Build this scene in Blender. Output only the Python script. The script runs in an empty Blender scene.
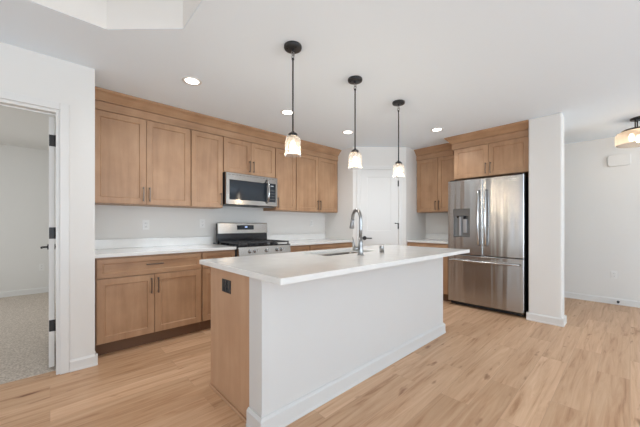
import bpy, bmesh, math, random
from mathutils import Vector, Matrix
random.seed(7)
C = bpy.context.collection
S = bpy.context.scene
PI = math.pi

# ------------------------------------------------------------------ camera
cam = bpy.data.cameras.new('camera')
camo = bpy.data.objects.new('camera', cam); C.objects.link(camo)
camo.location = (0, 0, 1.173)
camo.rotation_euler = (PI/2, 0, math.radians(46.992-90))
cam.sensor_width = 36; cam.lens = 289.405/640*36
cam.shift_y = (224.64-213.5)/640
cam.clip_start = 0.02
S.camera = camo

# ------------------------------------------------------------------ world, light, exposure
w = bpy.data.worlds.new('sky'); S.world = w; w.use_nodes = True
w.node_tree.nodes['Background'].inputs[0].default_value = (0.86, 0.93, 1, 1)
w.node_tree.nodes['Background'].inputs[1].default_value = 1.0
S.view_settings.view_transform = 'Standard'
S.view_settings.look = 'None'
S.view_settings.gamma = 1
S.view_settings.use_curve_mapping = False
S.view_settings.exposure = 0.25

def area(name, loc, direction, sx, sy, power, col=(1, .985, .96)):
    l = bpy.data.lights.new(name, 'AREA'); l.shape = 'RECTANGLE'; l.size = sx; l.size_y = sy
    l.energy = power; l.color = col
    o = bpy.data.objects.new(name, l); C.objects.link(o); o.location = loc
    o.rotation_euler = Vector(direction).to_track_quat('-Z', 'Z').to_euler()
    return o
# daylight entering through the windows of the living room (behind and to the left of the camera)
DAY = (.73, .855, .985)
area('daylight_patio_door', (-.3, -4.42, 1.1), (0, 1, 1.4), 2.9, 2.0, 112, DAY)
area('daylight_wide_window', (3.6, -4.42, 1.35), (0, 1, 1.4), 2.5, 1.4, 140, DAY)
area('daylight_side_window', (-2.92, -1.6, 1.3), (1, 0, 1.0), 2.4, 1.5, 98, DAY)
area('added_corner_window', (-2.92, 2.05, 1.3), (1, 0, .7), .6, 1.5, 9, DAY)  # unseen window, added for bright streaks in the refrigerator doors
area('added_bedroom_light', (-2.52, 5.2, 1.4), (1, 0, -.35), 1.6, 1.4, 27, (.92, .96, 1))  # unseen window light, added to brighten the bedroom wall
S.cycles.diffuse_bounces = 8
S.cycles.max_bounces = 14

# ------------------------------------------------------------------ materials
def mat(name, color, rough=.5, metal=0.0, spec=.5, **kw):
    m = bpy.data.materials.new(name); m.use_nodes = True
    b = m.node_tree.nodes['Principled BSDF']
    b.inputs['Base Color'].default_value = (*color, 1)
    b.inputs['Roughness'].default_value = rough
    b.inputs['Metallic'].default_value = metal
    b.inputs['Specular IOR Level'].default_value = spec
    for k, v in kw.items():
        b.inputs[k.replace('_', ' ')].default_value = v
    return m
def srgb(r, g, b):
    f = lambda c: (c/255/12.92 if c/255 <= .04045 else ((c/255+.055)/1.055)**2.4)
    return (f(r), f(g), f(b))
def nodes(m): return m.node_tree.nodes, m.node_tree.links
def mapping(m, scale, rot=(0, 0, 0), coord='Object'):
    n, l = nodes(m)
    tc = n.new('ShaderNodeTexCoord'); mp = n.new('ShaderNodeMapping')
    mp.inputs['Scale'].default_value = scale; mp.inputs['Rotation'].default_value = rot
    l.new(tc.outputs[coord], mp.inputs['Vector'])
    return mp
def ramp(m, fac, stops):
    n, l = nodes(m)
    r = n.new('ShaderNodeValToRGB')
    while len(r.color_ramp.elements) < len(stops): r.color_ramp.elements.new(.5)
    for e, (p, c) in zip(r.color_ramp.elements, stops):
        e.position = p; e.color = (*c, 1)
    l.new(fac, r.inputs[0]); return r

def noisy(name, c0, c1, scale, rough=.5, detail=4, spec=.5, bump=0.0, pos=(.3, .7)):
    m = mat(name, c0, rough, spec=spec)
    n, l = nodes(m); mp = mapping(m, (1, 1, 1))
    t = n.new('ShaderNodeTexNoise'); t.inputs['Scale'].default_value = scale; t.inputs['Detail'].default_value = detail
    l.new(mp.outputs[0], t.inputs['Vector'])
    r = ramp(m, t.outputs['Fac'], [(pos[0], c0), (pos[1], c1)])
    b = n['Principled BSDF']; l.new(r.outputs[0], b.inputs['Base Color'])
    if bump:
        bp = n.new('ShaderNodeBump'); bp.inputs['Strength'].default_value = bump; bp.inputs['Distance'].default_value = .004
        l.new(t.outputs['Fac'], bp.inputs['Height']); l.new(bp.outputs[0], b.inputs['Normal'])
    return m

def wood(name, dark, mid, light, axis='z', rough=.42):
    m = mat(name, mid, rough)
    n, l = nodes(m)
    long_, short = 1.1, 14
    sc = {'x': (long_, short, short), 'y': (short, long_, short), 'z': (short, short, long_)}[axis]
    mp = mapping(m, sc)
    oi = n.new('ShaderNodeObjectInfo')
    cmb = n.new('ShaderNodeCombineXYZ')
    mul = n.new('ShaderNodeMath'); mul.operation = 'MULTIPLY'; mul.inputs[1].default_value = 37
    l.new(oi.outputs['Random'], mul.inputs[0])
    for i in range(3): l.new(mul.outputs[0], cmb.inputs[i])
    add = n.new('ShaderNodeVectorMath'); add.operation = 'ADD'
    l.new(mp.outputs[0], add.inputs[0]); l.new(cmb.outputs[0], add.inputs[1])
    t = n.new('ShaderNodeTexNoise'); t.inputs['Scale'].default_value = 1.3; t.inputs['Detail'].default_value = 7
    t.inputs['Roughness'].default_value = .62; t.inputs['Distortion'].default_value = .5
    l.new(add.outputs[0], t.inputs['Vector'])
    # soft cloudy mottling of stained maple
    mp2 = mapping(m, (3.2, 3.2, 2.4))
    t2 = n.new('ShaderNodeTexNoise'); t2.inputs['Scale'].default_value = 1.6; t2.inputs['Detail'].default_value = 3
    add2 = n.new('ShaderNodeVectorMath'); add2.operation = 'ADD'
    l.new(mp2.outputs[0], add2.inputs[0]); l.new(cmb.outputs[0], add2.inputs[1])
    l.new(add2.outputs[0], t2.inputs['Vector'])
    mx = n.new('ShaderNodeMix'); mx.inputs[0].default_value = .5
    l.new(t.outputs['Fac'], mx.inputs[2]); l.new(t2.outputs['Fac'], mx.inputs[3])
    r = ramp(m, mx.outputs[0], [(.3, dark), (.5, mid), (.7, light)])
    l.new(r.outputs[0], n['Principled BSDF'].inputs['Base Color'])
    return m

W_D, W_M, W_L = srgb(150, 113, 83), srgb(170, 133, 101), srgb(185, 149, 116)
M = {}
M['wood'] = wood('stained_maple', W_D, W_M, W_L, 'z')
M['wood_x'] = wood('stained_maple_horizontal', W_D, W_M, W_L, 'x')
M['panel'] = wood('island_end_veneer', srgb(172, 134, 104), srgb(182, 144, 113), srgb(190, 153, 122), 'z', .5)
M['toe'] = mat('toe_kick_brown', srgb(108, 77, 53), .6)
M['cabinet_in'] = mat('cabinet_box_brown', srgb(150, 112, 78), .55)
M['wall'] = mat('warm_white_wall_paint', srgb(222, 220, 216), .75, spec=.25)
M['hallwall'] = M['wall']
M['ceil'] = mat('flat_ceiling_paint', srgb(234, 244, 252), .9, spec=.15)
M['trim'] = mat('white_semigloss_trim', srgb(219, 218, 215), .38)
M['island_white'] = mat('white_island_paint', srgb(206, 205, 203), .42)
M['quartz'] = noisy('white_quartz', srgb(219, 218, 215), srgb(227, 226, 223), 9, .12, 6)
M['handle'] = mat('satin_bronze_pull', (.17, .135, .11), .34, 1)
M['chrome'] = mat('brushed_nickel', (.33, .33, .33), .28, 1)
M['black_metal'] = mat('matte_black_metal', (.016, .016, .017), .42)
M['black_gloss'] = mat('black_enamel', (.010, .010, .012), .14)
M['black_glass'] = mat('black_glass', (.012, .016, .022), .05)
M['castiron'] = mat('cast_iron', (.028, .028, .03), .33)
M['grey_plastic'] = mat('grey_plastic', (.12, .115, .11), .35)
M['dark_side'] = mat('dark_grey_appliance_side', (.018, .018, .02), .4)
M['white_plastic'] = mat('white_plastic', srgb(228, 227, 224), .35)
M['slot'] = mat('dark_slot', (.05, .05, .05), .5)
M['wallplate_grey'] = mat('shaded_plastic', srgb(206, 206, 203), .4)
M['carpet'] = noisy('loop_carpet', srgb(172, 161, 149), srgb(218, 208, 197), 75, .95, 4, .05, .9, (.32, .68))
M['glass'] = None

def steel(name, base, rough, aniso=.75, rot=0.25, streak=.0):
    m = mat(name, base, rough, 1.0)
    n, l = nodes(m); b = n['Principled BSDF']
    b.inputs['Anisotropic'].default_value = aniso
    b.inputs['Anisotropic Rotation'].default_value = rot
    tg = n.new('ShaderNodeTangent'); tg.direction_type = 'RADIAL'; tg.axis = 'Z'
    l.new(tg.outputs[0], b.inputs['Tangent'])
    if streak:
        # sheet metal is never quite flat: broad vertical ripples bend its reflections
        mp = mapping(m, (7.5, 7.5, .35))
        t = n.new('ShaderNodeTexNoise'); t.inputs['Scale'].default_value = 1; t.inputs['Detail'].default_value = 1.5
        l.new(mp.outputs[0], t.inputs['Vector'])
        bp = n.new('ShaderNodeBump'); bp.inputs['Strength'].default_value = 1; bp.inputs['Distance'].default_value = streak
        l.new(t.outputs['Fac'], bp.inputs['Height']); l.new(bp.outputs[0], b.inputs['Normal'])
    return m
M['steel'] = steel('brushed_stainless', (.47, .465, .46), .24, .88, 0.25, .012)
M['steel_plain'] = steel('plain_stainless', (.43, .40, .37), .2, .6, 0.25)
M['steel_bright'] = mat('polished_stainless', (.55, .55, .55), .16, 1)

def emit(name, col, strength):
    m = bpy.data.materials.new(name); m.use_nodes = True
    n, l = nodes(m); n.clear()
    e = n.new('ShaderNodeEmission'); e.inputs[0].default_value = (*col, 1); e.inputs[1].default_value = strength
    o = n.new('ShaderNodeOutputMaterial'); l.new(e.outputs[0], o.inputs[0]); return m
M['bulb'] = emit('warm_filament_glow', (1, .87, .70), 6)
M['led'] = emit('recessed_lamp_glow', (1, .95, .88), 6)
M['display'] = emit('pale_blue_display', (.45, .6, 1), 1.2)
M['display_dim'] = emit('dim_display', (.8, .85, .9), .5)

def thin_glass(name, tint, haze=0.0, seeds=False, hz_col=(.95, .9, .86, 1)):
    m = bpy.data.materials.new(name); m.use_nodes = True
    n, l = nodes(m); n.clear()
    out = n.new('ShaderNodeOutputMaterial')
    tr = n.new('ShaderNodeBsdfTransparent'); tr.inputs[0].default_value = (*tint, 1)
    gl = n.new('ShaderNodeBsdfGlossy'); gl.inputs['Roughness'].default_value = .06
    fr = n.new('ShaderNodeFresnel'); fr.inputs[0].default_value = 1.18 if haze else 1.45
    mx = n.new('ShaderNodeMixShader'); l.new(fr.outputs[0], mx.inputs[0]); l.new(tr.outputs[0], mx.inputs[1]); l.new(gl.outputs[0], mx.inputs[2])
    last = mx
    if haze:
        df = n.new('ShaderNodeBsdfTranslucent'); df.inputs[0].default_value = hz_col
        m2 = n.new('ShaderNodeMixShader')
        if seeds:
            mp = mapping(m, (1, 1, .6)); v = n.new('ShaderNodeTexNoise'); v.inputs['Scale'].default_value = 55
            l.new(mp.outputs[0], v.inputs['Vector'])
            mr = n.new('ShaderNodeMapRange'); mr.inputs['From Min'].default_value = .4; mr.inputs['From Max'].default_value = .7
            mr.inputs['To Min'].default_value = haze*.5; mr.inputs['To Max'].default_value = haze*1.7
            l.new(v.outputs['Fac'], mr.inputs['Value']); l.new(mr.outputs[0], m2.inputs[0])
        else: m2.inputs[0].default_value = haze
        l.new(mx.outputs[0], m2.inputs[1]); l.new(df.outputs[0], m2.inputs[2]); last = m2
    l.new(last.outputs[0], out.inputs[0]); return m
M['pane'] = thin_glass('window_glass', (.97, .98, .98))
M['jar'] = thin_glass('seeded_jar_glass', (.97, .96, .95), .22)
M['amber'] = thin_glass('amber_tinted_glass', (.99, .88, .77), .34, False, (.95, .81, .68, 1))

# plank floor -----------------------------------------------------------------
def floor_mat():
    m = mat('oak_vinyl_plank', srgb(200, 165, 132), .42, spec=.4)
    n, l = nodes(m); b = n['Principled BSDF']
    mp = mapping(m, (1, 1, 1))
    br = n.new('ShaderNodeTexBrick')
    br.inputs['Scale'].default_value = 1; br.inputs['Brick Width'].default_value = 1.22
    br.inputs['Row Height'].default_value = .18; br.inputs['Mortar Size'].default_value = .0011
    br.inputs['Mortar Smooth'].default_value = .3; br.offset = .37; br.offset_frequency = 2
    br.inputs['Color1'].default_value = (0, 0, 0, 1); br.inputs['Color2'].default_value = (1, 1, 1, 1)
    br.inputs['Mortar'].default_value = (.5, .5, .5, 1)
    l.new(mp.outputs[0], br.inputs['Vector'])
    # per-plank offset for the grain
    sep = n.new('ShaderNodeSeparateColor'); l.new(br.outputs['Color'], sep.inputs[0])
    mul = n.new('ShaderNodeMath'); mul.operation = 'MULTIPLY'; mul.inputs[1].default_value = 61
    l.new(sep.outputs[0], mul.inputs[0])
    cmb = n.new('ShaderNodeCombineXYZ')
    for i in range(3): l.new(mul.outputs[0], cmb.inputs[i])
    mp2 = mapping(m, (.95, 15, 1))
    add = n.new('ShaderNodeVectorMath'); add.operation = 'ADD'
    l.new(mp2.outputs[0], add.inputs[0]); l.new(cmb.outputs[0], add.inputs[1])
    g = n.new('ShaderNodeTexNoise'); g.inputs['Scale'].default_value = 1.5; g.inputs['Detail'].default_value = 8
    g.inputs['Roughness'].default_value = .62; g.inputs['Distortion'].default_value = .9
    l.new(add.outputs[0], g.inputs['Vector'])
    r = ramp(m, g.outputs['Fac'], [(.30, srgb(176, 133, 98)), (.43, srgb(205, 166, 132)), (.6, srgb(218, 182, 149)), (.80, srgb(230, 198, 167))])
    # knots: sparse dark blotches
    mp3 = mapping(m, (2.6, 9, 1))
    add3 = n.new('ShaderNodeVectorMath'); add3.operation = 'ADD'
    l.new(mp3.outputs[0], add3.inputs[0]); l.new(cmb.outputs[0], add3.inputs[1])
    k = n.new('ShaderNodeTexNoise'); k.inputs['Scale'].default_value = 1.7; k.inputs['Detail'].default_value = 2
    l.new(add3.outputs[0], k.inputs['Vector'])
    kr = ramp(m, k.outputs['Fac'], [(.67, (1, 1, 1)), (.80, srgb(170, 138, 112))])
    mk = n.new('ShaderNodeMix'); mk.data_type = 'RGBA'; mk.blend_type = 'MULTIPLY'; mk.inputs[0].default_value = 1
    l.new(r.outputs[0], mk.inputs[6]); l.new(kr.outputs[0], mk.inputs[7])
    # plank tone
    tone = ramp(m, sep.outputs[0], [(0, srgb(228, 222, 215)), (1, srgb(255, 255, 255))])
    mt = n.new('ShaderNodeMix'); mt.data_type = 'RGBA'; mt.blend_type = 'MULTIPLY'; mt.inputs[0].default_value = 1
    l.new(mk.outputs[2], mt.inputs[6]); l.new(tone.outputs[0], mt.inputs[7])
    # joints
    mj = n.new('ShaderNodeMix'); mj.data_type = 'RGBA'; l.new(br.outputs['Fac'], mj.inputs[0])
    l.new(mt.outputs[2], mj.inputs[6]); mj.inputs[7].default_value = (*srgb(178, 144, 116), 1)
    l.new(mj.outputs[2], b.inputs['Base Color'])
    return m
M['floor'] = floor_mat()

# ------------------------------------------------------------------ mesh helpers
class MB:
    def __init__(s): s.bm = bmesh.new()
    def box(s, x0, x1, y0, y1, z0, z1, bev=0, seg=1):
        b = bmesh.new()
        vs = [b.verts.new(p) for p in ((x0,y0,z0),(x1,y0,z0),(x1,y1,z0),(x0,y1,z0),(x0,y0,z1),(x1,y0,z1),(x1,y1,z1),(x0,y1,z1))]
        for f in ((0,3,2,1),(4,5,6,7),(0,1,5,4),(1,2,6,5),(2,3,7,6),(3,0,4,7)): b.faces.new([vs[i] for i in f])
        if bev: bmesh.ops.bevel(b, geom=b.edges[:], offset=bev, segments=seg, affect='EDGES', profile=.5)
        return s.join(b)
    def join(s, b):
        mp = {}
        for v in b.verts: mp[v] = s.bm.verts.new(v.co)
        for f in b.faces:
            try:
                nf = s.bm.faces.new([mp[v] for v in f.verts]); nf.smooth = f.smooth
            except ValueError: pass
        b.free(); return s
    def rings(s, rings, cap0=True, cap1=True, closed=True, smooth=False):
        rv = [[s.bm.verts.new(p) for p in r] for r in rings]
        n = len(rv[0])
        for a, b in zip(rv, rv[1:]):
            for i in range(n if closed else n-1):
                j = (i+1) % n
                f = s.bm.faces.new((a[i], a[j], b[j], b[i])); f.smooth = smooth
        if cap0: s.bm.faces.new(rv[0][::-1])
        if cap1: s.bm.faces.new(rv[-1])
        return s
    def panel(s, x0, x1, z0, z1, yf, th, hole=None, depth=.008, slope=.004, ch=.0015):
        """slab facing -y with a recessed field; hole = (x0,x1,z0,z1)"""
        R = lambda a, b, c, d, y: [(a, y, c), (b, y, c), (b, y, d), (a, y, d)]
        rs = [R(x0, x1, z0, z1, yf+th), R(x0, x1, z0, z1, yf+ch), R(x0+ch, x1-ch, z0+ch, z1-ch, yf)]
        if hole:
            a, b, c, d = hole
            rs += [R(a, b, c, d, yf), R(a+slope, b-slope, c+slope, d-slope, yf+depth)]
        return s.rings(rs)
    def cyl(s, p0, p1, r0, r1=None, seg=20, smooth=True):
        p0, p1 = Vector(p0), Vector(p1); r1 = r0 if r1 is None else r1
        q = (p1-p0).to_track_quat('Z', 'Y')
        ring = lambda p, r: [tuple(p + q @ Vector((r*math.cos(2*PI*i/seg), r*math.sin(2*PI*i/seg), 0))) for i in range(seg)]
        return s.rings([ring(p0, r0), ring(p1, r1)], smooth=smooth)
    def lathe(s, prof, c=(0, 0, 0), seg=28, cap0=False, cap1=False, smooth=True):
        return s.rings([[(c[0]+r*math.cos(2*PI*i/seg), c[1]+r*math.sin(2*PI*i/seg), c[2]+z) for i in range(seg)] for r, z in prof], cap0, cap1, smooth=smooth)
    def tube(s, pts, r, seg=14, rx=None):
        pts = [Vector(p) for p in pts]; rs = r if isinstance(r, (list, tuple)) else [r]*len(pts)
        rings = []; up = None
        for i, p in enumerate(pts):
            t = (pts[min(i+1, len(pts)-1)]-pts[max(i-1, 0)]).normalized()
            if up is None: up = t.orthogonal().normalized()
            up = (up - t*up.dot(t)).normalized(); sd = t.cross(up)
            rings.append([tuple(p + rs[i]*(math.cos(2*PI*k/seg)*up + math.sin(2*PI*k/seg)*sd)) for k in range(seg)])
        return s.rings(rings, smooth=True)
    def prism(s, poly, axis, a0, a1):
        """poly of (u,v) extruded along axis: 'x' -> (y,z), 'y' -> (x,z), 'z' -> (x,y)"""
        f = {'x': lambda u, v, a: (a, u, v), 'y': lambda u, v, a: (u, a, v), 'z': lambda u, v, a: (u, v, a)}[axis]
        return s.rings([[f(u, v, a0) for u, v in poly], [f(u, v, a1) for u, v in poly]])
    def build(s, name, m, parent=None, loc=None, rot=0):
        bmesh.ops.recalc_face_normals(s.bm, faces=s.bm.faces[:])
        me = bpy.data.meshes.new(name); s.bm.to_mesh(me); s.bm.free()
        me.materials.append(M[m] if isinstance(m, str) else m)
        o = bpy.data.objects.new(name, me); C.objects.link(o)
        if parent: o.parent = parent
        if loc: o.location = loc
        if rot: o.rotation_euler.z = rot
        return o
def B(*a, **k): return MB().box(*a, **k)
def tag(o, label, cat, group=None):
    o['label'] = label; o['category'] = cat
    if group: o['group'] = group
    return o
def thing(name, label, cat, loc=(0, 0, 0), rot=0, group=None):
    o = bpy.data.objects.new(name, None); C.objects.link(o); o.empty_display_size = .1
    o.location = loc; o.rotation_euler.z = rot
    return tag(o, label, cat, group)
def struct(o): o['kind'] = 'structure'; return o
def copy_tree(o, parent=None):
    c = o.copy(); C.objects.link(c)
    if parent: c.parent = parent
    for ch in list(o.children): copy_tree(ch, c)
    return c

# ------------------------------------------------------------------ key dimensions (metres)
ZC = 2.471                      # ceiling
YW = 3.834                      # range wall
YD = 3.052                      # wall with the bedroom door
XE = .274                       # free end of that wall
XP, YP = 3.702, 3.161           # pantry corner, left
XQ, YQ = 4.355, 2.559           # pantry corner, right
XFB = 5.034                     # wall behind the refrigerator
XR = 6.095                      # hall wall
Y0, Y1 = .536, .858             # column wall beside the refrigerator
XL, YF = -3.0, -4.5             # living room limits

# ------------------------------------------------------------------ structure
struct(B(XL-.2, XR+.2, YF-.2, YD+.11, -.05, 0).box(.274, XR+.2, YD+.11, 4.6, -.05, 0).build('floor', 'floor'))
car = struct(B(-2.7, .2, YD+.10, 6.98, -.04, .004).build('floor_bedroom', 'carpet'))

# ceiling with a raised tray over the living room (chamfered corners)
tx0, tx1, ty0, ty1, cx, cy, th = -2.4, .645, -3.4, 2.375, .367, .355, .30
octo = [(tx0+cx, ty0), (tx1-cx, ty0), (tx1, ty0+cy), (tx1, ty1-cy), (tx1-cx, ty1), (tx0+cx, ty1), (tx0, ty1-cy), (tx0, ty0+cy)]
c = MB()
ox0, ox1, oy0, oy1 = XL-.2, XR+.2, YF-.2, 4.6
def slab(poly): c.prism(poly, 'z', ZC, ZC+.05)
slab([(ox0, oy0), (ox1, oy0), (ox1, ty0), (ox0, ty0)])
slab([(ox0, ty1), (XE, ty1), (XE, YD+.11), (ox0, YD+.11)])
slab([(XE, ty1), (ox1, ty1), (ox1, oy1), (XE, oy1)])
slab([(ox0, ty0), (tx0, ty0), (tx0, ty1), (ox0, ty1)])
slab([(tx1, ty0), (ox1, ty0), (ox1, ty1), (tx1, ty1)])
for tri in ([(tx0, ty0), (tx0+cx, ty0), (tx0, ty0+cy)], [(tx1-cx, ty0), (tx1, ty0), (tx1, ty0+cy)],
            [(tx1, ty1-cy), (tx1, ty1), (tx1-cx, ty1)], [(tx0, ty1-cy), (tx0+cx, ty1), (tx0, ty1)]): slab(tri)
cc = MB()
ocx, ocy = (tx0+tx1)/2, (ty0+ty1)/2
grow = lambda x, y: (x-(.002 if x > ocx else -.002), y-(.002 if y > ocy else -.002))
cc.rings([[(*grow(x, y), ZC+.0004) for x, y in octo], [(*grow(x, y), ZC+th) for x, y in octo]], cap0=False, cap1=True)
struct(c.build('ceiling', 'ceil'))
struct(cc.build('ceiling_tray', mat('tray_paint', srgb(226, 223, 218), .9, spec=.15)))
struct(B(-2.8, .2, YD+.111, 7.1, 2.46, 2.5).build('ceiling_bedroom', 'wall'))

# walls
wl = MB()                                                  # wall with the doorway
DX0, DX1, DH = -.76, .060, 2.074
wl.box(XL-.1, DX0, YD, YD+.118, 0, ZC)
wl.box(DX0, DX1, YD, YD+.118, DH, ZC)
wl.box(DX1, XE, YD, YD+.118, 0, ZC)
wl.box(.16, XE, YD+.118, YW+.12, 0, ZC)                    # return hidden beside the cabinets
struct(wl.build('wall_left', 'wall'))
struct(B(XE, XP+.1, YW, YW+.12, 0, ZC).build('wall_back', 'wall'))
pc = MB()                                                  # corner pantry: two returns and an angled front
pc.prism([(XP, YW), (XP, YP), (XQ, YQ), (XFB, YQ), (XFB, YQ+.1), (XQ+.04, YQ+.1), (XP+.1, YP+.045), (XP+.1, YW)], 'z', 0, ZC)
struct(pc.build('wall_corner', 'wall'))
cw = MB()
cw.box(4.316, 4.50, Y0, Y1, 0, ZC, .015, 3)
cw.box(4.49, XFB+.11, Y1-.118, Y1-.001, 0, ZC)
cw.box(XFB, XFB+.11, Y1-.01, YQ+.1, 0, ZC)
struct(cw.build('wall_column', 'wall'))
struct(B(XFB+.11, XR, 4.4, 4.5, 0, ZC).build('wall_hall_end', 'wall'))
struct(B(XR, XR+.12, YF-.1, 4.5, 0, ZC).build('wall_right', 'wall'))
# bedroom shell
bw = MB()
bw.box(-2.72, .2, 6.88, 7.0, 0, 2.46)
bw.box(.06, .16, YD+.118, 6.88, 0, 2.46)
bw.box(-2.72, -2.6, YD+.118, 4.4, 0, 2.46).box(-2.72, -2.6, 6.0, 6.88, 0, 2.46)
bw.box(-2.72, -2.6, 4.4, 6.0, 0, .7).box(-2.72, -2.6, 4.4, 6.0, 2.1, 2.46)
struct(bw.build('wall_bedroom', 'wall'))
# living room walls with window openings
def wall_open(axis, at, th_, a0, a1, holes, name):
    m = MB()
    def bx(u0, u1, z0, z1):
        if u1-u0 < 1e-4 or z1-z0 < 1e-4: return
        if axis == 'x': m.box(u0, u1, at-th_, at, z0, z1)
        else: m.box(at-th_, at, u0, u1, z0, z1)
    u = a0
    for h0, h1, z0, z1 in holes:
        bx(u, h0, 0, ZC); bx(h0, h1, 0, z0); bx(h0, h1, z1, ZC); u = h1
    bx(u, a1, 0, ZC)
    struct(m.build(name, 'wall'))
hf = [(-1.8, 1.2, .04, 2.12), (2.3, 4.9, .6, 2.1)]
hl = [(-2.85, -.35, .5, 2.1), (1.7, 2.4, .5, 2.1)]  # second opening is added, kept narrow for its reflection in the refrigerator
wall_open('x', YF, .12, XL, XR, hf, 'wall_front')
wall_open('y', XL, .12, YF, YD, hl, 'wall_far_left')
def window(n, axis, at, h):
    u0, u1, z0, z1 = h; m = MB(); p = MB(); e = .002
    def bx(mm, a, b, c_, d, t0, t1):
        if axis == 'x': mm.box(a, b, at+t0, at+t1, c_, d)
        else: mm.box(at+t0, at+t1, a, b, c_, d)
    u0 += e; u1 -= e; z0 += e; z1 -= e
    for a, b, c_, d in ((u0, u1, z0, z0+.05), (u0, u1, z1-.05, z1), (u0, u0+.05, z0+.05, z1-.05), (u1-.05, u1, z0+.05, z1-.05),
                        ((u0+u1)/2-.03, (u0+u1)/2+.03, z0+.05, z1-.05)): bx(m, a, b, c_, d, -.1, -.04)
    f = struct(m.build('window_%d' % n, 'trim'))
    bx(p, u0+.05, (u0+u1)/2-.03, z0+.05, z1-.05, -.075, -.069); bx(p, (u0+u1)/2+.03, u1-.05, z0+.05, z1-.05, -.075, -.069)
    p.build('pane', 'pane', f)
window(1, 'x', YF, hf[0]); window(2, 'x', YF, hf[1]); window(3, 'y', XL, hl[0]); window(4, 'y', XL, hl[1]); window(5, 'y', -2.6, (4.4, 6.0, .7, 2.1))  # the last, in the bedroom, is unseen and added for light

# baseboards: eased-top profile, 9 cm
def base_prof(d=.014, h=.092):          # (distance from wall, z)
    return [(0, 0), (d+.004, 0), (d+.004, .012), (d, .018), (d, h-.014), (d*.45, h-.003), (d*.3, h), (0, h)]
def base_x(m, y, x0, x1, sgn=-1):        # wall face at y, board on the sgn side
    m.prism([(y+sgn*(d+.0006), z) for d, z in base_prof()], 'x', x0, x1)
def base_y(m, x, y0, y1, sgn=-1):
    m.prism([(x+sgn*(d+.0006), z) for d, z in base_prof()], 'y', y0, y1)
m = MB(); base_x(m, YD, DX1+.0535, XE+.018); base_y(m, XE, YD-.018, YD+.1, 1); base_x(m, YD, XL, DX0-.0535)
struct(m.build('baseboard_left', 'trim'))
m = MB(); base_y(m, 4.316, Y0-.018, Y1+.018); base_x(m, Y0, 4.316-.018, 4.50+.018); base_y(m, 4.50, Y0-.018, Y1-.12, 1); base_x(m, Y1-.118, 4.518, XFB+.12); base_x(m, Y1, 4.316-.018, 4.38, 1)
struct(m.build('baseboard_column', 'trim'))
m = MB(); base_y(m, XR, YF, 4.4); struct(m.build('baseboard_right', 'trim'))
m = MB(); base_x(m, 6.88, -2.6, .05); o = struct(m.build('baseboard_bedroom', 'trim')); o.location.z = .004

# door casing (mitred look: flat boards with an eased outer step)
def casing(m, x0, x1, zt, y, wd=.062, sgn=-1):
    def bd(a, b, c_, d):
        yy = sorted((y+sgn*.0006, y+sgn*.015)); m.box(a, b, yy[0], yy[1], c_, d, .003, 2)
        
    bd(x0-wd, x0, 0, zt+wd); bd(x1, x1+wd, 0, zt+wd); bd(x0, x1, zt, zt+wd)
m = MB(); casing(m, DX0+.004, DX1-.004, DH-.004, YD, .056); struct(m.build('trim_1', 'trim'))
m = MB()                                                   # jamb lining of the bedroom doorway, with stop
m.box(DX1-.026, DX1-.0006, YD+.001, YD+.117, .001, DH-.026); m.box(DX0+.0006, DX0+.026, YD+.001, YD+.117, .001, DH-.026)
m.box(DX0+.0006, DX1-.0006, YD+.001, YD+.117, DH-.026, DH-.0006)
m.box(DX0+.026, DX1-.026, YD+.06, YD+.078, DH-.036, DH-.026)
struct(m.build('trim_2', 'trim'))

# open bedroom door, seen on its hinge edge
ld = DX1-.026
door1 = struct(B(ld-.042, ld-.007, YD+.126, YD+.126+.76, .026, DH-.032, .0015).build('door_1', 'trim'))
for z in (1.85, 1.105, .36):
    h = MB()
    h.box(ld-.040, ld-.009, YD+.1225, YD+.1258, z-.046, z+.046, .0012)
    h.cyl((ld-.004, YD+.121, z-.046), (ld-.004, YD+.121, z+.046), .005, seg=12)
    h.build('hinge', 'black_metal', door1)
hm = MB()
yk = YD+.126+.70
for sgn, xf in ((-1, ld-.042), (1, ld-.007)):
    hm.cyl((xf, yk, .955), (xf+sgn*.012, yk, .955), .026)
    hm.cyl((xf+sgn*.012, yk, .955), (xf+sgn*(.05), yk, .955), .009)
    hm.tube([(xf+sgn*.05, yk+.008, .955), (xf+sgn*.052, yk-.04, .955), (xf+sgn*.05, yk-.10, .953)], .008)
hm.build('door_lever', 'black_metal', door1)

# pantry door, on the angled wall: local frame x along the wall, -y out of the wall
pang = math.atan2(YQ-YP, XQ-XP)
def pan(o): o.location = (XP, YP, 0); o.rotation_euler.z = pang; return o
k0, k1, kz = .126, .759, 2.086
d2 = MB()
zs = .957
d2.panel(k0+.002, k1-.002, zs, kz, -.004, .0036, (.232, .640, 1.066, 1.972), .0032, .014, 0)
d2.panel(k0+.002, k1-.002, .012, zs, -.004, .0036, (.232, .640, .22, .849), .0032, .014, 0)
door2 = pan(struct(d2.build('door_2', 'trim')))
for z in (1.861, 1.15, .3):
    h = MB(); h.cyl((k1+.002, -.008, z-.05), (k1+.002, -.008, z+.05), .0085, seg=12)
    h.box(k1-.012, k1+.010, -.0095, -.0045, z-.048, z+.048)
    if z == 1.15: h.cyl((k1, -.012, z+.045), (k1-.05, -.03, z+.045), .006, seg=10); h.cyl((k1-.05, -.03, z+.045), (k1-.062, -.034, z+.045), .010, seg=10)
    h.build('hinge', 'black_metal', door2)
h = MB(); h.cyl((.192, -.0042, .949), (.192, -.02, .949), .033); h.cyl((.192, -.02, .949), (.192, -.052, .949), .011)
h.tube([(.186, -.054, .949), (.24, -.058, .949), (.305, -.054, .947)], .009)
h.build('door_lever', 'black_metal', door2)
m = MB(); casing(m, k0-.004, k1+.004, kz+.004, 0, .06); pan(struct(m.build('trim_3', 'trim')))
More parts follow.
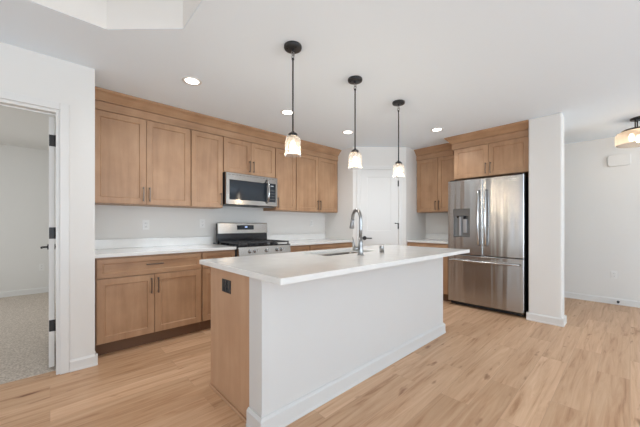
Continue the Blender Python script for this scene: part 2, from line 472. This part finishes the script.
m = MB(); m.prism([(-(d+.0006), z) for d, z in base_prof()], 'x', .0, k0-.066); m.prism([(-(d+.0006), z) for d, z in base_prof()], 'x', k1+.066, .888)
pan(struct(m.build('baseboard_corner', 'trim')))

# ------------------------------------------------------------------ cabinets
def pull(parent, cx_, cz, yf, vertical=True, L=.128):
    m = MB(); r = .0048
    if vertical:
        m.box(cx_-r, cx_+r, yf-.034, yf-.025, cz-L/2-.012, cz+L/2+.012, .0012)
        for s_ in (-1, 1): m.box(cx_-r, cx_+r, yf-.026, yf+.0002, cz+s_*L/2-r, cz+s_*L/2+r)
    else:
        m.box(cx_-L/2-.012, cx_+L/2+.012, yf-.034, yf-.025, cz-r, cz+r, .0012)
        for s_ in (-1, 1): m.box(cx_+s_*L/2-r, cx_+s_*L/2+r, yf-.026, yf+.0002, cz-r, cz+r)
    return m.build('handle', 'handle', parent)
FR = .057
def cab_door(t, x0, x1, z0, z1, side, upper, hz=None, nm='door'):
    m = MB(); m.panel(x0, x1, z0, z1, -.02, .0195, (x0+FR, x1-FR, z0+FR, z1-FR), .009, .006, .002)
    o = m.build(nm, 'wood', t)
    hx = x1-.028 if side == 'r' else x0+.028
    pull(o, hx, hz if hz else (z0+.105 if upper else z1-.105), -.02)
    return o
def cab_drawer(t, x0, x1, z0, z1):
    f = .042
    m = MB(); m.panel(x0, x1, z0, z1, -.02, .0195, (x0+f, x1-f, z0+f, z1-f), .009, .006, .002)
    o = m.build('drawer', 'wood_x', t); pull(o, (x0+x1)/2, (z0+z1)/2+.012, -.02, False); return o
G = .0016; GE = .0075
def base_cabinet(label, loc, rot, wd, ndoors, depth, hinge='l'):
    """origin at floor, front-left corner of the carcase (front face y=0)"""
    t = thing('base_cabinet', label, 'cabinet', loc, rot)
    B(.0008, wd-.0008, 0, depth, .115, .882).build('body', 'wood', t)
    B(.0008, wd-.0008, .06, depth-.02, 0, .1145).build('toe_kick', 'toe', t)
    cab_drawer(t, GE, wd-GE, .697, .866)
    if ndoors == 2:
        cab_door(t, GE, wd/2-G, .121, .690, 'r', False); cab_door(t, wd/2+G, wd-GE, .121, .690, 'l', False)
    else: cab_door(t, GE, wd-GE, .121, .690, 'r' if hinge == 'l' else 'l', False)
    return t
def wall_cabinet(label, loc, rot, wd, z0, z1, ndoors, depth, handle='r', zfrieze=2.286, ndoor_gap=0):
    t = thing('wall_cabinet', label, 'cabinet', loc, rot)
    B(.0006, wd-.0006, 0, depth, z0, z1).build('body', 'wood', t)
    a, b = z0+.005, z1-.004
    if ndoors == 2:
        cab_door(t, GE, wd/2-G, a, b, 'r', True); cab_door(t, wd/2+G, wd-GE, a, b, 'l', True)
    else: cab_door(t, GE, wd-GE, a, b, handle, True)
    return t
YB = 3.19                                   # carcase front of the base run (doors stand 2 cm proud)
base_cabinet('wide brown base cabinet with one long drawer over two doors, beside the doorway wall', (.29, YB, 0), 0, .915, 2, YW-YB-.002)
base_cabinet('narrow brown base cabinet between the wide base cabinet and the left side of the range', (1.205, YB, 0), 0, .392, 1, YW-YB-.002)
base_cabinet('narrow brown base cabinet directly right of the range, mostly hidden by the island', (2.366, YB, 0), 0, .392, 1, YW-YB-.002)
base_cabinet('wide brown base cabinet at the pantry end of the range wall, only its top showing', (2.758, YB, 0), 0, .942, 2, YW-YB-.002)
YU = 3.524; UD = YW-YU-.002
wall_cabinet('large two-door brown wall cabinet at the left end, beside the doorway wall', (.29, YU, 0), 0, .915, 1.383, 2.288, 2, UD)
wall_cabinet('narrow single-door brown wall cabinet left of the microwave', (1.205, YU, 0), 0, .394, 1.383, 2.288, 1, UD, 'r')
wall_cabinet('short two-door brown wall cabinet directly above the microwave', (1.599, YU, 0), 0, .789, 1.842, 2.288, 2, UD)
wall_cabinet('narrow single-door brown wall cabinet right of the microwave', (2.388, YU, 0), 0, .384, 1.383, 2.288, 1, UD, 'l')
wall_cabinet('two-door brown wall cabinet at the right end of the range wall, by the pantry', (2.772, YU, 0), 0, .928, 1.383, 2.288, 2, UD)
# refrigerator wall
RF = -PI/2
base_cabinet('brown base cabinet in the corner between pantry and refrigerator', (4.40, YQ-.002, 0), RF, .690, 2, XFB-4.40-.002)
wall_cabinet('two-door brown wall cabinet left of the refrigerator, set back in the corner', (4.715, YQ-.002, 0), RF, .755, 1.385, 2.288, 2, XFB-4.715-.002)
wall_cabinet('deep short two-door brown cabinet above the refrigerator', (4.42, 1.80, 0), RF, .938, 1.842, 2.288, 2, XFB-4.42-.002)

# crown moulding with frieze board; local y=0 at the carcase front, -y out
def crown(label, loc, rot, wd, left_ret=0):
    P = [(.0, 2.2885), (-.022, 2.2885), (-.022, 2.367), (-.014, 2.3685), (-.014, 2.373), (-.034, 2.374), (-.034, 2.383), (-.042, 2.391), (-.072, 2.428), (-.086, 2.440), (-.098, 2.447), (-.102, 2.452), (-.102, 2.4695), (.0, 2.4695)]
    m = MB()
    if left_ret:
        # mitred left corner with a short return
        r0 = [(d, d, z) for d, z in P]; r1 = [(wd, d, z) for d, z in P]
        rb = [(min(d, -.0001) if d < 0 else 0, left_ret, z) for d, z in P]
        m.rings([rb, r0, r1])
    else: m.prism(P, 'x', 0, wd)
    o = m.build('crown_molding', 'wood_x', None, loc, rot)
    return tag(o, label, 'crown molding')
crown('long brown crown molding and frieze along the top of the range wall cabinets', (.276, YU, 0), 0, XP-.002-.276)
crown('brown crown molding above the deep cabinet over the refrigerator', (4.42, 1.80, 0), RF, .938, .29)
crown('brown crown molding above the set-back cabinet left of the refrigerator', (4.715, YQ-.002, 0), RF, .638)

# ------------------------------------------------------------------ countertops
def counter(label, loc, rot, wd, depth, splash=True):
    t = thing('countertop', label, 'countertop', loc, rot)
    B(0, wd, 0, depth, .8825, .914, .0025, 2).build('slab', 'quartz', t)
    if splash: B(0, wd, depth-.02, depth, .9145, 1.016, .0015).build('backsplash', 'quartz', t)
    return t
YC = 3.148
counter('white countertop with low backsplash left of the range', (.2765, YC, 0), 0, 1.3215, YW-YC-.001)
counter('white countertop with low backsplash between range and pantry', (2.364, YC, 0), 0, XP-.002-2.364, YW-YC-.001)
counter('small white countertop in the corner left of the refrigerator', (4.365, YQ-.001, 0), RF, .690, XFB-4.365-.001)

# ------------------------------------------------------------------ island
IX0, IX1, IY0, IYS, IY1 = .857, 3.124, 1.388, 1.527, 2.088
isl = thing('kitchen_island', 'long kitchen island with white front and wood end panel on the plank floor', 'kitchen island', (0, 0, 0))
b = MB()                                     # base cabinets, with room for the sink bowl
b.box(IX0+.02, 1.60, IYS, IY1-.022, .115, .882); b.box(2.42, IX1-.002, IYS, IY1-.022, .115, .882)
b.box(1.60, 2.42, IYS, IY1-.022, .115, .62)
b.build('body', 'cabinet_in', isl)
B(IX0+.02, IX1-.02, IYS+.01, IY1-.08, 0, .114).build('toe_kick', 'toe', isl)
p = MB(); p.box(IX0, IX0+.0195, IYS, IY1, .0, .882, .001)
p.build('end_panel', 'panel', isl)
B(IX0-.012, IX0-.0004, IYS+.003, IY1, 0, .02, .003, 2).build('shoe_molding', 'panel', isl)
q_ = MB(); q_.box(IX0-.002, IX1, IY0, IYS-.001, 0, .882, .001)
kw = q_.build('knee_wall', 'island_white', isl); kw['label'] = 'white painted front'
bs = MB()
bp_ = base_prof(.018, .105)
def wrap(rings): bs.rings(rings)
X0_, X1_ = IX0-.002, IX1
wrap([[(X0_-d, IYS-.001, z) for d, z in bp_], [(X0_-d, IY0-d, z) for d, z in bp_], [(X1_+d, IY0-d, z) for d, z in bp_], [(X1_+d, IYS-.001, z) for d, z in bp_]])
bs.build('baseboard', 'island_white', isl)
for i in range(4):                           # doors of the working side
    wd = (IX1-IX0-.024)/4; x1 = IX1-.002-i*wd; x0 = x1-wd
    m = MB(); m.panel(-x1+G, -x0-G, .121, .866, -.02, .0195, (-x1+FR, -x0-FR, .121+FR, .866-FR), .009, .006, .002)
    o = m.build('door', 'wood', isl, (0, IY1-.0215, 0), PI)
    pull(o, -x1+.03 if i % 2 else -x0-.03, .76, -.02)
# top with the sink cut-out
TX0, TX1, TY0, TY1 = .808, 3.203, 1.143, 2.174
SX0, SX1, SY0, SY1 = 1.672, 2.352, 1.704, 2.05
def rrect(x0, x1, y0, y1, r, n=5):
    P = []
    for cx_, cy_, a in ((x1-r, y1-r, 0), (x0+r, y1-r, 90), (x0+r, y0+r, 180), (x1-r, y0+r, 270)):
        for i in range(n+1):
            t_ = math.radians(a+90*i/n); P.append((cx_+r*math.cos(t_), cy_+r*math.sin(t_)))
    return P
top = MB(); z0, z1, e = .8825, .914, .0025
hole = rrect(SX0, SX1, SY0, SY1, .03)
out = []
for (x, y) in hole:                           # matching outer loop: project hole points to the outer rectangle corners
    out.append((x, y))
ncor = 6
def outer_loop(o):
    cs = [(TX1-o, TY1-o), (TX0+o, TY1-o), (TX0+o, TY0+o), (TX1-o, TY0+o)]
    L = []
    for ci in range(4):
        L += [cs[ci]]*ncor
    return L
bmt = top.bm
def loopv(pts, z): return [bmt.verts.new((x, y, z)) for x, y in pts]
ho1, ho0 = loopv(hole, z1), loopv(hole, z0)
def corners(o, z): return [bmt.verts.new((x, y, z)) for x, y in ((TX1-o, TY1-o), (TX0+o, TY1-o), (TX0+o, TY0+o), (TX1-o, TY0+o))]
c1, c1b, c0 = corners(e, z1), corners(0, z1-e), corners(0, z0)
n = len(hole)
for hl_, cs in ((ho1, c1), (ho0, c0)):
    for ci in range(4):
        for i in range(ncor-1): bmt.faces.new((hl_[ci*ncor+i], hl_[ci*ncor+i+1], cs[ci]))
        j = (ci+1) % 4
        bmt.faces.new((hl_[ci*ncor+ncor-1], hl_[(j*ncor) % n], cs[j], cs[ci]))
for i in range(4):
    j = (i+1) % 4
    bmt.faces.new((c1[i], c1[j], c1b[j], c1b[i])); bmt.faces.new((c1b[i], c1b[j], c0[j], c0[i]))
for i in range(n):
    j = (i+1) % n; bmt.faces.new((ho1[i], ho1[j], ho0[j], ho0[i]))
tag(top.build('countertop', 'quartz'), 'long white quartz island top with sink cut-out and seating overhang', 'countertop')
# undermount sink
sk = thing('sink', 'stainless undermount sink let into the white island top', 'sink', ((SX0+SX1)/2, (SY0+SY1)/2, .6395))
m = MB()
hx, hy = (SX1-SX0)/2, (SY1-SY0)/2
loops = []
for gx, z, r in ((.018, .242, .03), (-.003, .242, .03), (-.006, .235, .03), (-.012, .03, .04), (-.04, .004, .05)):
    loops.append([(x, y, z) for x, y in rrect(-hx-gx, hx+gx, -hy-gx, hy+gx, r)])
for l_ in loops: pass
m.rings(loops, cap0=False, cap1=True, smooth=False)
so = m.build('basin', 'steel_plain', sk)
d = MB(); d.lathe([(.0, .0052), (.03, .0052), (.042, .0075), (.044, .0055)], cap0=False, seg=24); d.build('drain', 'steel_bright', sk)

# faucet
FX, FY = 1.94, 1.572
fa = thing('faucet', 'tall gooseneck pull-down faucet in brushed nickel on the island top', 'faucet', (FX, FY, .9142), math.radians(-24))
m = MB(); m.lathe([(.0, 0), (.0265, 0), (.0265, .006), (.022, .009), (.0205, .03), (.0205, .072), (.0185, .078), (.0175, .10), (.0155, .16)], cap1=True)
m.build('base', 'chrome', fa)
pts = [(0, 0, .155), (0, 0, .22), (0, 0, .308)]
R_ = .078
for i in range(1, 13):
    a_ = PI*i/13*1.02
    pts.append((0, R_-R_*math.cos(a_), .308+R_*1.0*math.sin(a_)))
pts.append((0, 2*R_+.004, .303))
m = MB(); m.tube(pts, .0145, 16); m.build('spout', 'chrome', fa)
m = MB(); m.tube([(0, 2*R_+.003, .308), (0, 2*R_+.006, .290), (0, 2*R_+.011, .265), (0, 2*R_+.017, .232), (0, 2*R_+.018, .225)], [.0155, .0165, .0185, .023, .0205], 16)
m.build('spray_head', 'chrome', fa)
m = MB(); m.cyl((-.02, 0, .055), (-.062, 0, .055), .0175); m.lathe([(.0175, -.0), (.0, .001)], c=(-.062, 0, .055), seg=8)
lv = m.build('lever_hub', 'chrome', fa)
m = MB(); m.tube([(-.05, 0, .062), (-.058, .004, .10), (-.072, .008, .155)], [.0062, .0055, .0045], 10); m.build('lever', 'chrome', lv)
m = MB(); m.lathe([(0, 0), (.021, 0), (.021, .052), (.0195, .057), (.012, .060), (0, .060)])
tag(m.build('air_gap_cap', 'chrome', None, (2.29, 1.60, .9142)), 'small nickel cylinder air gap cap standing right of the faucet', 'air gap')

# ------------------------------------------------------------------ range
RX0, RX1 = 1.602, 2.360; RW = RX1-RX0
rg = thing('range', 'stainless freestanding gas range with black grates between the base cabinets', 'range', (RX0, 3.13, 0))
B(0, RW, .03, .69, .07, .90).build('body', 'dark_side', rg)
B(.02, RW-.02, .08, .66, .0, .0695).build('plinth', 'black_metal', rg)
m = MB(); m.panel(.004, RW-.004, .215, .785, -.012, .042, (.12, RW-.12, .33, .66), .004, .004, .006); od = m.build('oven_door', 'steel_plain', rg)
B(.122, RW-.122, -.0095, -.0075, .332, .658).build('window', 'black_glass', od)
m = MB(); m.tube([(.05, -.058, .735), (RW-.05, -.058, .735)], .013); m.box(.07, .10, -.055, -.011, .723, .747).box(RW-.10, RW-.07, -.055, -.011, .723, .747)
m.build('handle', 'steel_bright', od)
m = MB(); m.panel(.004, RW-.004, .075, .205, -.008, .038, None, ch=.006); m.build('storage_drawer', 'steel_plain', rg)
m = MB(); m.prism([(-.034, .795), (.03, .795), (.03, .905), (-.018, .905)], 'x', .004, RW-.004); cp = m.build('control_panel', 'steel_plain', rg)
for kx in (.155, .225, .388, .545, .615):
    m = MB(); c0_ = Vector((kx, -.0265, .853)); nrm = Vector((0, -.99, .14)).normalized()
    m.cyl(c0_, c0_+nrm*.008, .0245, seg=24); m.cyl(c0_+nrm*.008, c0_+nrm*.034, .0185, .0165, seg=24)
    m.box(kx-.0045, kx+.0045, -.066, -.055, .838, .876, .002)
    m.build('knob', 'steel_bright', rg)
B(0, RW, -.018, .556, .9005, .918, .003, 2).build('cooktop', 'black_gloss', rg)
for bx_, by_, r in ((.15, .15, .048), (.15, .41, .038), (.379, .29, .05), (.608, .15, .044), (.608, .41, .034)):
    m = MB(); m.lathe([(0, .9185), (r+.014, .9185), (r+.010, .926), (r, .927), (r, .935), (r-.006, .938), (0, .938)], c=(bx_, by_, 0), seg=24)
    m.build('burner', 'castiron', rg)
for gx0, gx1 in ((.018, .258), (.262, .496), (.500, .740)):
    m = MB(); z0_, z1_ = .941, .957; y0_, y1_ = -.004, .535; r = .006
    for x in (gx0, gx1): m.box(x-r if x == gx1 else x, x if x == gx1 else x+2*r-r, y0_, y1_, z0_, z1_, .002)
    for y in (y0_, y1_-.010): m.box(gx0, gx1, y, y+.010, z0_, z1_, .002)
    for f in (.27, .5, .73): m.box(gx0, gx1, y0_+(y1_-y0_)*f-.005, y0_+(y1_-y0_)*f+.005, z0_, z1_-.001, .002)
    xm = (gx0+gx1)/2; m.box(xm-.005, xm+.005, y0_, y1_, z0_, z1_-.001, .002)
    for x in (gx0+.001, gx1-.013):
        for y in (y0_+.001, y1_-.013): m.box(x, x+.012, y, y+.012, .9182, z0_+.002)
    m.build('grate', 'castiron', rg)
m = MB(); m.box(0, RW, .557, .610, .9185, 1.053); m.box(0, RW, .575, .610, 1.053, 1.19, .003)
bg = m.build('backguard', 'black_gloss', rg)
B(0, RW, .6105, .69, .9005, .930, .002).build('rear_trim', 'black_metal', rg)
m = MB(); m.prism([(.540, 1.056), (.574, 1.056), (.574, 1.190), (.560, 1.197), (.550, 1.190)], 'x', .003, RW-.003); m.build('backguard_face', 'steel_plain', bg)
B(.275, .525, .5375, .5445, 1.104, 1.166, .001).build('display_panel', 'black_glass', bg)
B(.388, .424, .5363, .5373, 1.133, 1.148).build('clock_display', 'display', bg)

# ------------------------------------------------------------------ microwave
mw = thing('microwave', 'stainless over-the-range microwave with black glass door under the short cabinet', 'microwave', (1.607, 3.443, 1.429))
WW, HH = .776, .409
B(0, WW, .03, YW-3.443-.004, .0, HH, .002).build('body', 'dark_side', mw)
m = MB(); m.panel(.002, WW-.002, .002, HH-.002, .0, .0295, (.045, .575, .062, .318), .003, .003, .004); md_ = m.build('door', 'steel_plain', mw)
B(.048, .572, .0022, .0045, .065, .315).build('window', 'black_glass', md_)
m = MB(); pts = [(.592, -.002, .045), (.595, -.035, .07), (.597, -.05, .14), (.597, -.053, .20), (.597, -.05, .26), (.595, -.035, .335), (.592, -.002, .36)]
m.tube(pts, .0125, 12); m.build('handle', 'steel_bright', md_)
B(.545, .606, -.001, .0042, .060, .320).build('handle_backing', 'black_glass', md_)
m = MB(); m.box(.620, .742, -.0015, .0035, .060, .320, .001); cpn = m.build('control_panel', 'black_glass', mw)
B(.655, .705, -.0022, -.0017, .278, .290).build('clock_display', 'display_dim', cpn)
for r in range(4):
    for k in range(3): B(.643+k*.029, .661+k*.029, -.0022, -.0017, .095+r*.04, .103+r*.04).build('button', 'grey_plastic', cpn)
m = MB()
for k in range(14): m.box(.03+k*.05, .065+k*.05, -.0012, .002, HH-.03, HH-.026)
m.build('vent', 'dark_side', mw)
B(.50, WW-.03, .05, .22, -.012, -.0005, .002).build('underside_filter', 'grey_plastic', mw)

# ------------------------------------------------------------------ refrigerator (local x: left to right, -y out)
FW = .938
fr = thing('refrigerator', 'stainless french door refrigerator with ice dispenser beside the white column wall', 'refrigerator', (4.309, 1.841, 0), RF)
B(.006, FW-.006, .085, .70, .05, 1.79, .004).build('body', 'dark_side', fr)
m = MB()
for x in (.08, FW-.08):
    for y in (.12, .64): MB().cyl((x, y, 0), (x, y, .0495), .022, seg=14).build('foot', 'black_metal', fr)
m.box(.02, FW-.02, .06, .1, .015, .05)
m.build('base_grille', 'black_metal', fr)
m = MB(); m.panel(0, FW/2-.002, .748, 1.806, 0, .08, (.080, .306, .995, 1.400), .055, .004, .006)
dl = m.build('left_door', 'steel', fr)
m = MB(); m.box(.084, .302, .004, .020, 1.296, 1.396, .002); m.build('dispenser_panel', 'grey_plastic', dl)
m = MB(); m.box(.084, .302, .0515, .0545, .999, 1.296); m.box(.085, .301, .004, .0515, 1.002, 1.014); m.build('dispenser_recess', mat('dispenser_grey', (.22, .215, .21), .35, .5), dl)
mpd = mat('paddle_grey', (.5, .5, .52), .3, .8); B(.150, .178, .015, .05, 1.016, 1.29, .003).build('dispenser_divider', mpd, dl); B(.205, .258, .02, .05, 1.055, 1.255, .006).build('dispenser_paddle', mpd, dl)
B(.215, .250, .008, .02, 1.255, 1.296, .003).build('dispenser_nozzle', 'black_gloss', dl); B(.12, .15, .012, .02, 1.27, 1.296, .003).build('dispenser_nozzle', 'black_gloss', dl)
m = MB(); m.panel(FW/2+.002, FW, .748, 1.806, 0, .08, None, ch=.006)
dr = m.build('right_door', 'steel', fr)
B(FW-.155, FW-.075, -.0014, .0006, 1.742, 1.756, .0003).build('badge', 'white_plastic', dr)
B(FW/2-.0017, FW/2+.0017, .006, .084, .76, 1.79).build('door_gap_shade', 'black_metal', fr)  # black strip standing in for the shade in the gap between the doors
m = MB(); m.panel(0, FW, .062, .738, 0, .08, None, ch=.006)
dz = m.build('freezer_drawer', 'steel', fr)
def bow(x, z0, z1, d): # vertical bowed handle
    return [(x, -.004, z0), (x, -.035, z0+.02)]+[(x, -.035-d*math.sin(PI*k/8), z0+.02+(z1-z0-.04)*k/8) for k in range(1, 8)]+[(x, -.035, z1-.02), (x, -.004, z1)]
MB().tube(bow(FW/2-.045, .89, 1.64, .028), .0135, 14).build('handle', 'steel_bright', dl)
MB().tube(bow(FW/2+.045, .89, 1.64, .028), .0135, 14).build('handle', 'steel_bright', dr)
hp = [(.03, -.004, .664), (.045, -.035, .664)]+[(.045+(FW-.10)*k/10, -.035-.028*math.sin(PI*k/10), .664) for k in range(1, 10)]+[(FW-.055, -.035, .664), (FW-.04, -.004, .664)]
MB().tube(hp, .0135, 14).build('handle', 'steel_bright', dz)
for x in (.02, FW-.11): B(x, x+.09, .02, .16, 1.8065, 1.822, .003).build('hinge_cover', 'dark_side', fr)

# ------------------------------------------------------------------ pendants
def pendant(label, x, y):
    t = thing('pendant_light', label, 'pendant light', (x, y, ZC), 0, 'pendants over the island')
    m = MB(); m.lathe([(0, -.0005), (.064, -.0005), (.065, -.012), (.062, -.021), (.05, -.026), (.012, -.028), (0, -.028)], seg=32); cn = m.build('canopy', 'black_metal', t)
    for a_ in (.6, 2.7, 4.6): MB().lathe([(0, -.0315), (.004, -.030), (.005, -.026)], c=(.042*math.cos(a_), .042*math.sin(a_), 0), seg=10).build('screw', 'black_gloss', cn)
    MB().cyl((0, 0, -.027), (0, 0, -.042), .009).build('collar', 'black_metal', t)
    def torus(cz, ax):
        m = MB()
        R1, r1 = .0125, .0032
        P_ = [((R1*math.cos(2*PI*k/14), 0, cz+1.25*R1*math.sin(2*PI*k/14)) if ax else (0, R1*math.cos(2*PI*k/14), cz+1.25*R1*math.sin(2*PI*k/14))) for k in range(15)]
        m.tube(P_, r1, 8); m.build('chain_link', 'chrome', t)
    torus(-.054, 1); torus(-.077, 0)
    m = MB(); m.cyl((0, 0, -.088), (0, 0, -.62), .0058, seg=12); m.cyl((0, 0, -.088), (0, 0, -.10), .009, seg=12); m.build('rod', 'black_metal', t)
    m = MB(); m.lathe([(0, -.619), (.010, -.620), (.012, -.630), (.025, -.633), (.033, -.640), (.035, -.648), (.035, -.657), (0, -.657)]); m.build('cap', 'black_metal', t)
    m = MB(); m.lathe([(.033, -.656), (.040, -.659), (.049, -.666), (.0545, -.677), (.0565, -.692), (.0565, -.765), (.0575, -.778), (.0605, -.790), (.061, -.797)], seg=32)
    sh = m.build('glass_shade', 'jar', t)
    m = MB(); m.lathe([(0, -.657), (.017, -.658), (.017, -.690), (.013, -.694), (0, -.695)], seg=20); m.build('socket', mat('socket_nickel', (.55, .5, .45), .3, 1), t)
    m = MB(); m.lathe([(.0, -.694), (.012, -.696), (.015, -.705), (.022, -.725), (.023, -.745), (.017, -.765), (.008, -.778), (0, -.782)], seg=20); m.build('bulb', 'bulb', t)
    l = bpy.data.lights.new('pendant_glow', 'POINT'); l.energy = 2.5; l.color = (1, .82, .6); l.shadow_soft_size = .03
    lo = bpy.data.objects.new('pendant_glow', l); C.objects.link(lo); lo.location = (x, y, ZC-.83)
    return t
pendant('nearest and largest of three glass jar pendants hanging over the island', 1.291, 1.673)
pendant('middle one of three glass jar pendants, hanging above the faucet', 1.988, 1.673)
pendant('farthest of three glass jar pendants, hanging in front of the pantry door', 2.698, 1.673)

# ------------------------------------------------------------------ recessed downlights
def downlight(label, x, y):
    t = thing('recessed_light', label, 'recessed light', (x, y, ZC), 0, 'recessed ceiling lights')
    MB().lathe([(.058, -.003), (.064, -.006), (.080, -.004), (.084, -.0005), (.058, -.0005)], seg=32).build('trim_ring', 'white_plastic', t)
    MB().lathe([(0, -.0030), (.058, -.0030), (.0575, -.0006), (0, -.0006)], seg=32).build('lens', 'led', t)
    l = bpy.data.lights.new('downlight_beam', 'SPOT'); l.energy = 29; l.color = (.96, .98, 1); l.spot_size = 2.75; l.spot_blend = .9; l.shadow_soft_size = .06
    o = bpy.data.objects.new('downlight_beam', l); C.objects.link(o); o.location = (x, y, ZC-.012)
downlight('round recessed ceiling light nearest the camera, in front of the left wall cabinets', .938, 2.70)
downlight('round recessed ceiling light above the microwave, just left of the nearest pendant rod', 2.006, 2.70)
downlight('round recessed ceiling light by the right end of the range wall crown molding', 3.054, 2.70)
downlight('round recessed ceiling light in front of the cabinets left of the refrigerator', 3.862, 1.80)

# ------------------------------------------------------------------ semi-flush hall light
fl = thing('ceiling_light', 'semi-flush amber glass ceiling light with black frame in the hall at right edge', 'ceiling light', (5.235, -.080, ZC))
MB().lathe([(0, -.0005), (.085, -.0005), (.085, -.018), (.078, -.024), (0, -.024)], seg=36).build('ceiling_plate', 'black_metal', fl)
for k in range(3):
    a_ = 2*PI*k/3+.35; MB().cyl((.06*math.cos(a_), .06*math.sin(a_), -.022), (.06*math.cos(a_), .06*math.sin(a_), -.140), .007, seg=10).build('stem', 'black_metal', fl)
MB().lathe([(.0, -.112), (.150, -.112), (.158, -.116), (.158, -.128), (.150, -.132), (0, -.132)], c=(0, 0, -.025), seg=40).build('top_ring', 'black_metal', fl)
MB().lathe([(.150, -.133), (.176, -.137), (.202, -.150), (.214, -.175), (.216, -.21), (.213, -.275), (.205, -.292)], c=(0, 0, -.025), seg=44).build('glass_shade', 'amber', fl)
for k in range(3):
    a_ = 2*PI*k/3+2.2; bx_, by_ = .085*math.cos(a_), .085*math.sin(a_)
    MB().lathe([(0, -.1325), (.016, -.133), (.016, -.165), (0, -.166)], c=(bx_, by_, -.025), seg=14).build('socket', 'black_metal', fl)
    MB().lathe([(0, -.165), (.014, -.168), (.024, -.20), (.026, -.225), (.018, -.25), (0, -.26)], c=(bx_, by_, -.025), seg=16).build('bulb', 'bulb', fl)
l = bpy.data.lights.new('hall_glow', 'POINT'); l.energy = 3; l.color = (1, .84, .64); l.shadow_soft_size = .08
o = bpy.data.objects.new('hall_glow', l); C.objects.link(o); o.location = (5.235, -.080, ZC-.33)

# ------------------------------------------------------------------ outlets and small wall things
def outlet(label, loc, rot, mname='white_plastic', slots=True, wd=.07, h=.115, group=None, kind='duplex'):
    t = thing('wall_outlet' if kind == 'duplex' else 'light_switch', label, 'outlet' if kind == 'duplex' else 'switch', loc, rot, group)
    MB().box(-wd/2, wd/2, -.006, -.0004, -h/2, h/2, .002, 2).build('cover_plate', mname, t)
    if kind == 'duplex':
        for s_ in (-1, 1):
            o = MB().box(-.017, .017, -.0085, -.0061, s_*.02-.014, s_*.02+.014, .004, 2).build('receptacle', mname, t)
            m = MB()
            for x in (-.006, .006): m.box(x-.0012, x+.0012, -.0089, -.0084, s_*.02-.003, s_*.02+.006)
            m.box(-.002, .002, -.0089, -.0084, s_*.02-.010, s_*.02-.0065)
            m.build('slot', 'slot', o)
    else: MB().box(-.016, .016, -.009, -.0061, -.033, .033, .002, 2).build('rocker', mname, t)
    return t
outlet('white outlet on the wall above the left countertop', (.812, YW, 1.17), 0)
outlet('slim white outlet on the wall just left of the range', (1.462, YW, 1.19), 0)
outlet('white outlet on the wall under the right-end wall cabinet', (3.371, YW, 1.20), 0)
outlet('white outlet low on the bare hall wall at right', (XR, .162, .433), RF)
outlet('white outlet low on the far wall of the carpeted bedroom', (-.105, 6.88, .446), 0)
t = outlet('black outlet set in the wood end panel of the island', (IX0, 1.825, .766), RF, 'black_metal', wd=.125, h=.085)
t = thing('door_chime', 'white rounded rectangular box high on the hall wall', 'door chime', (XR, .112, 2.115), RF)
m = MB()
for g0 in (1,):
    R3 = lambda g, y: [(x, y, z) for x, z in rrect(-.12+g, .12-g, -.085+g, .085-g, .03)]
    m.rings([R3(0, -.0004), R3(0, -.024), R3(.004, -.031), R3(.012, -.034)], smooth=False)
m.build('cover', 'wall', t)
m = MB(); m.cyl((0, -.0195, 0), (0, -.026, 0), .016, seg=16); m.cyl((0, -.026, 0), (0, -.075, 0), .006, seg=12); m.cyl((0, -.07, 0), (0, -.088, 0), .012, seg=16)
tag(m.build('door_stop', 'black_metal', None, (XR, .12, .045), RF), 'small black door stop on the white baseboard of the hall wall', 'door stop')
